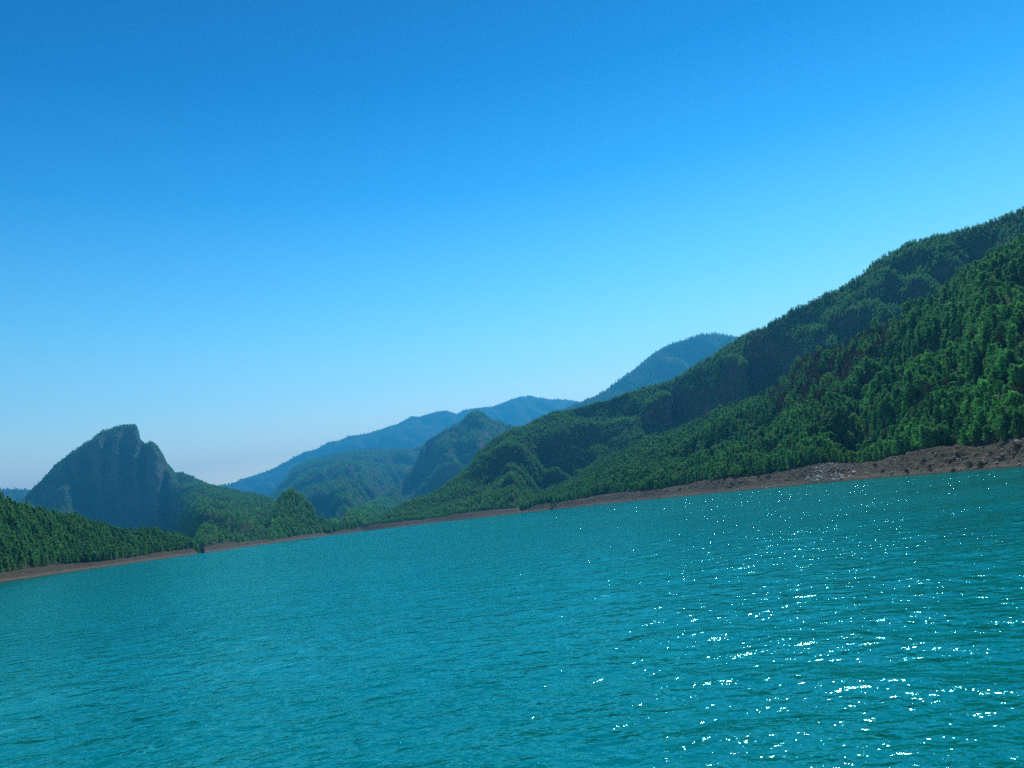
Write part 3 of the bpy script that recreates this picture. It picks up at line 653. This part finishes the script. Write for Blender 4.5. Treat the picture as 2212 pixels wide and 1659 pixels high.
shrub = [crown_mesh('dry_bush', 1.5, 1.1, 0.02, 26, 9, 0.5, 'bush', 300 + i) for i in range(3)]
for q in shrub: q.materials.append(M_dry)
for k, (x, y) in enumerate([(1575, 1031), (1588, 1034), (2095, 1005), (2055, 1000), (2101, 989), (2196, 968), (2120, 1005), (2180, 976), (1950, 1010), (2060, 1017), (1995, 1000), (1700, 1040), (1640, 1032), (1480, 1050), (1432, 1045), (1410, 1052), (2010, 1012), (1905, 1020), (1890, 1008), (1870, 1022), (1560, 1046), (1470, 1058), (1960, 1022), (2150, 990)]):
    p = surface_at(near_slope, x, y); o = bpy.data.objects.new('shrub', shrub[k % 3]); C.objects.link(o)
    s_ = rb.uniform(0.5, 1.1); o.scale = (s_, s_, s_ * .8); o.location = p; o.rotation_euler = (0, 0, rb.uniform(0, 6))
    where = 'right of the rubble fan' if x > 1860 else ('on the hump left of the rubble fan' if x > 1600 else 'towards the far shore')
    tag(o, '%s dark shrub alone on the bare bank, %s' % ('wide' if s_ > 0.85 else 'small', where), 'shrub', 'lone shrubs on the right bank')

def box(vs, qs, c, sz, rz=0.0):
    o_ = len(vs); cs, sn = math.cos(rz), math.sin(rz)
    for dx in (-.5, .5):
        for dy in (-.5, .5):
            for dz in (-.5, .5):
                X_, Y_ = dx * sz[0], dy * sz[1]; vs.append((c[0] + X_ * cs - Y_ * sn, c[1] + X_ * sn + Y_ * cs, c[2] + dz * sz[2]))
    qs += [tuple(i + o_ for i in q) for q in ((0, 1, 3, 2), (4, 6, 7, 5), (0, 4, 5, 1), (2, 3, 7, 6), (0, 2, 6, 4), (1, 5, 7, 3))]
def boxes(name, lst, m_, parent=None):
    vs, qs = [], []
    for b_ in lst: box(vs, qs, *b_)
    me = np_mesh(name, vs, quads=qs); return link(name, me, m_, parent)
def locate(x, y):
    best = None
    for g in (near_slope, mid_slope):
        P = g.P[:, 1:g.nb + 12]; px, py = to_pix(P[..., 0], P[..., 1], P[..., 2]); d = (px - x) ** 2 + (py - y) ** 2; k = np.argmin(d)
        if best is None or d.reshape(-1)[k] < best[0] - 1: best = (d.reshape(-1)[k], P.reshape(-1, 3)[k].copy())
    return best[1]
p = locate(1198, 1094)
hut = bpy.data.objects.new('hut', None); C.objects.link(hut); hut.location = p; hut.rotation_euler = (0, 0, 0.3)
tag(hut, 'small dark wooden hut on stilts at the water edge of the far bank', 'hut')
boxes('wall', [((0, 0, 2.3), (7.2, 4.4, 2.4))], M_wood, hut)
boxes('roof', [((0, 0, 3.65), (8.4, 5.6, 0.25)), ((0, 0, 3.95), (6.4, 3.8, 0.3))], M_wood, hut)
boxes('deck', [((0, 0, 0.95), (8.2, 5.4, 0.25))], M_wood, hut)
for sx in (-3.4, 3.4):
    for sy in (-2.2, 2.2): boxes('stilt', [((sx, sy, -0.4), (0.3, 0.3, 2.4))], M_wood, hut)
boxes('window', [((1.2, -2.23, 2.4), (1.2, 0.06, 1.0))], M_white, hut)
boxes('door', [((-1.6, -2.23, 2.1), (1.0, 0.06, 1.9))], M_palewood, hut)
for (x, y, sz, nm, lab, cat, m_) in ((1190.5, 1095, (0.6, 0.5, 2.2), 'white_post', 'short white post at the left corner of the dark hut', 'post', M_white),
                           (1205.5, 1093, (2.2, 1.4, 1.2), 'white_box', 'white box standing at the right corner of the dark hut', 'box', M_white),
                           (1245.5, 1076.5, (2.6, 1.6, 1.3), 'white_box', 'bright white box high on the bank above the pale beam', 'box', M_white),
                           (1224, 1087, (0.35, 0.35, 3.2), 'pale_post', 'thin pale post standing between the hut and the pale beam', 'post', M_palewood)):
    p = locate(x, y); o = boxes(nm, [((0, 0, sz[2] * .42), sz), ((0, 0, sz[2] * .95), (sz[0] * 1.12, sz[1] * 1.12, sz[2] * 0.1))], m_); o.location = p; o.rotation_euler = (0, 0, .3); tag(o, lab, cat)
def beam(name, a_, b_, rad, lab):
    pa, pb = locate(*a_), locate(*b_); v, q = tube([(0, 0, 0), tuple((pb - pa) * .5), tuple(pb - pa)], [rad, rad * .9, rad * .7], 6)
    o = link(name, np_mesh(name, v, quads=q), M_palewood); o.location = pa + np.array([0, 0, rad * 1.2]); tag(o, lab, 'log')
beam('timber_beam', (1229, 1084), (1239, 1079), 0.4, 'pale straight beam lying on the bank between hut and white box')
beam('driftwood_log', (1448, 1062.5), (1457, 1060), 0.3, 'long pale driftwood log low on the bank near the far shore')
beam('driftwood_log', (1440, 1066), (1446, 1064.5), 0.28, 'short pale driftwood log left of the long one')
beam('driftwood_log', (1521, 1040), (1528, 1037), 0.3, 'pale driftwood log lying high under the edge of the pines')
o = boxes('white_sign', [((0, 0, 2.4), (2.2, 0.15, 1.5)), ((-.8, 0.2, 0.7), (0.15, 0.15, 2.2)), ((.8, 0.2, 0.7), (0.15, 0.15, 2.2))], M_white)
o.location = surface_at(mid_slope, 1044, 1090, (mid_slope.nb, mid_slope.nb + 30)) + np.array([0, 0, 3.0]); tag(o, 'tiny white board among the trees of the far middle slope', 'board')
# small stones nobody could count
st_p, st_v, st_s, st_r = [], [], [], []
SR = bpy.data.collections.new('stone_sources')
for i, q in enumerate(pale[:2] + grey): ob_ = bpy.data.objects.new('stone_src_%d' % i, q); SR.objects.link(ob_)
for k in range(2600):
    x = rb.uniform(1250, 2230); b0 = np.interp(x, [q[0] for q in SHORE_PX], [q[1] for q in SHORE_PX]); infan = k < 700
    if infan:
        x, y = rb.uniform(1730, 1862), rb.uniform(993, 1042)
        if not inside(np.array([x]), np.array([y]), FAN)[0]: continue
    ia = int(np.clip((pix(x, 1237 - .1228 * x)[0] - near_slope.az[0]) / (near_slope.az[1] - near_slope.az[0]), 0, near_slope.na - 2)); jr = int(rb.integers(3, near_slope.nb + 1))
    p = surface_at(near_slope, x, y) if infan else near_slope.P[ia, jr] + (near_slope.P[ia + 1, jr] - near_slope.P[ia, jr]) * rb.random()
    s_ = float(np.exp(rb.normal(-0.75, 0.4))); st_p.append(p + np.array([0, 0, s_ * .15])); st_v.append(int(rb.integers(0, 2)) if infan else int(rb.integers(2, 6))); st_s.append((s_, s_, s_ * .7)); st_r.append(rb.uniform(0, 6.28))
instancer('scattered_stones', st_p, st_v, st_s, st_r, SR, 'loose small stones strewn over the bare bank')

# ------------------------------------------------------------------ haze
def haze():
    x0, x1, y0, y1, z0, z1 = -11000, 11000, -300, 17000, -8, 1750
    v = [(x, y, z) for x in (x0, x1) for y in (y0, y1) for z in (z0, z1)]
    q = [(0, 1, 3, 2), (4, 6, 7, 5), (0, 4, 5, 1), (2, 3, 7, 6), (0, 2, 6, 4), (1, 5, 7, 3)]
    me = np_mesh('haze', v, quads=q)
    m_, t, out = mat('haze_air'); pv = N(t, 'ShaderNodeVolumePrincipled'); pv.inputs['Color'].default_value = (0.05, 0.50, 1.0, 1)
    pv.inputs['Density'].default_value = HAZE_DENSITY; pv.inputs['Anisotropy'].default_value = 0.3
    t.links.new(pv.outputs[0], out.inputs['Volume'])
    tag(link('haze', me, m_), 'thin blue air over the lake', kind='stuff')
haze()
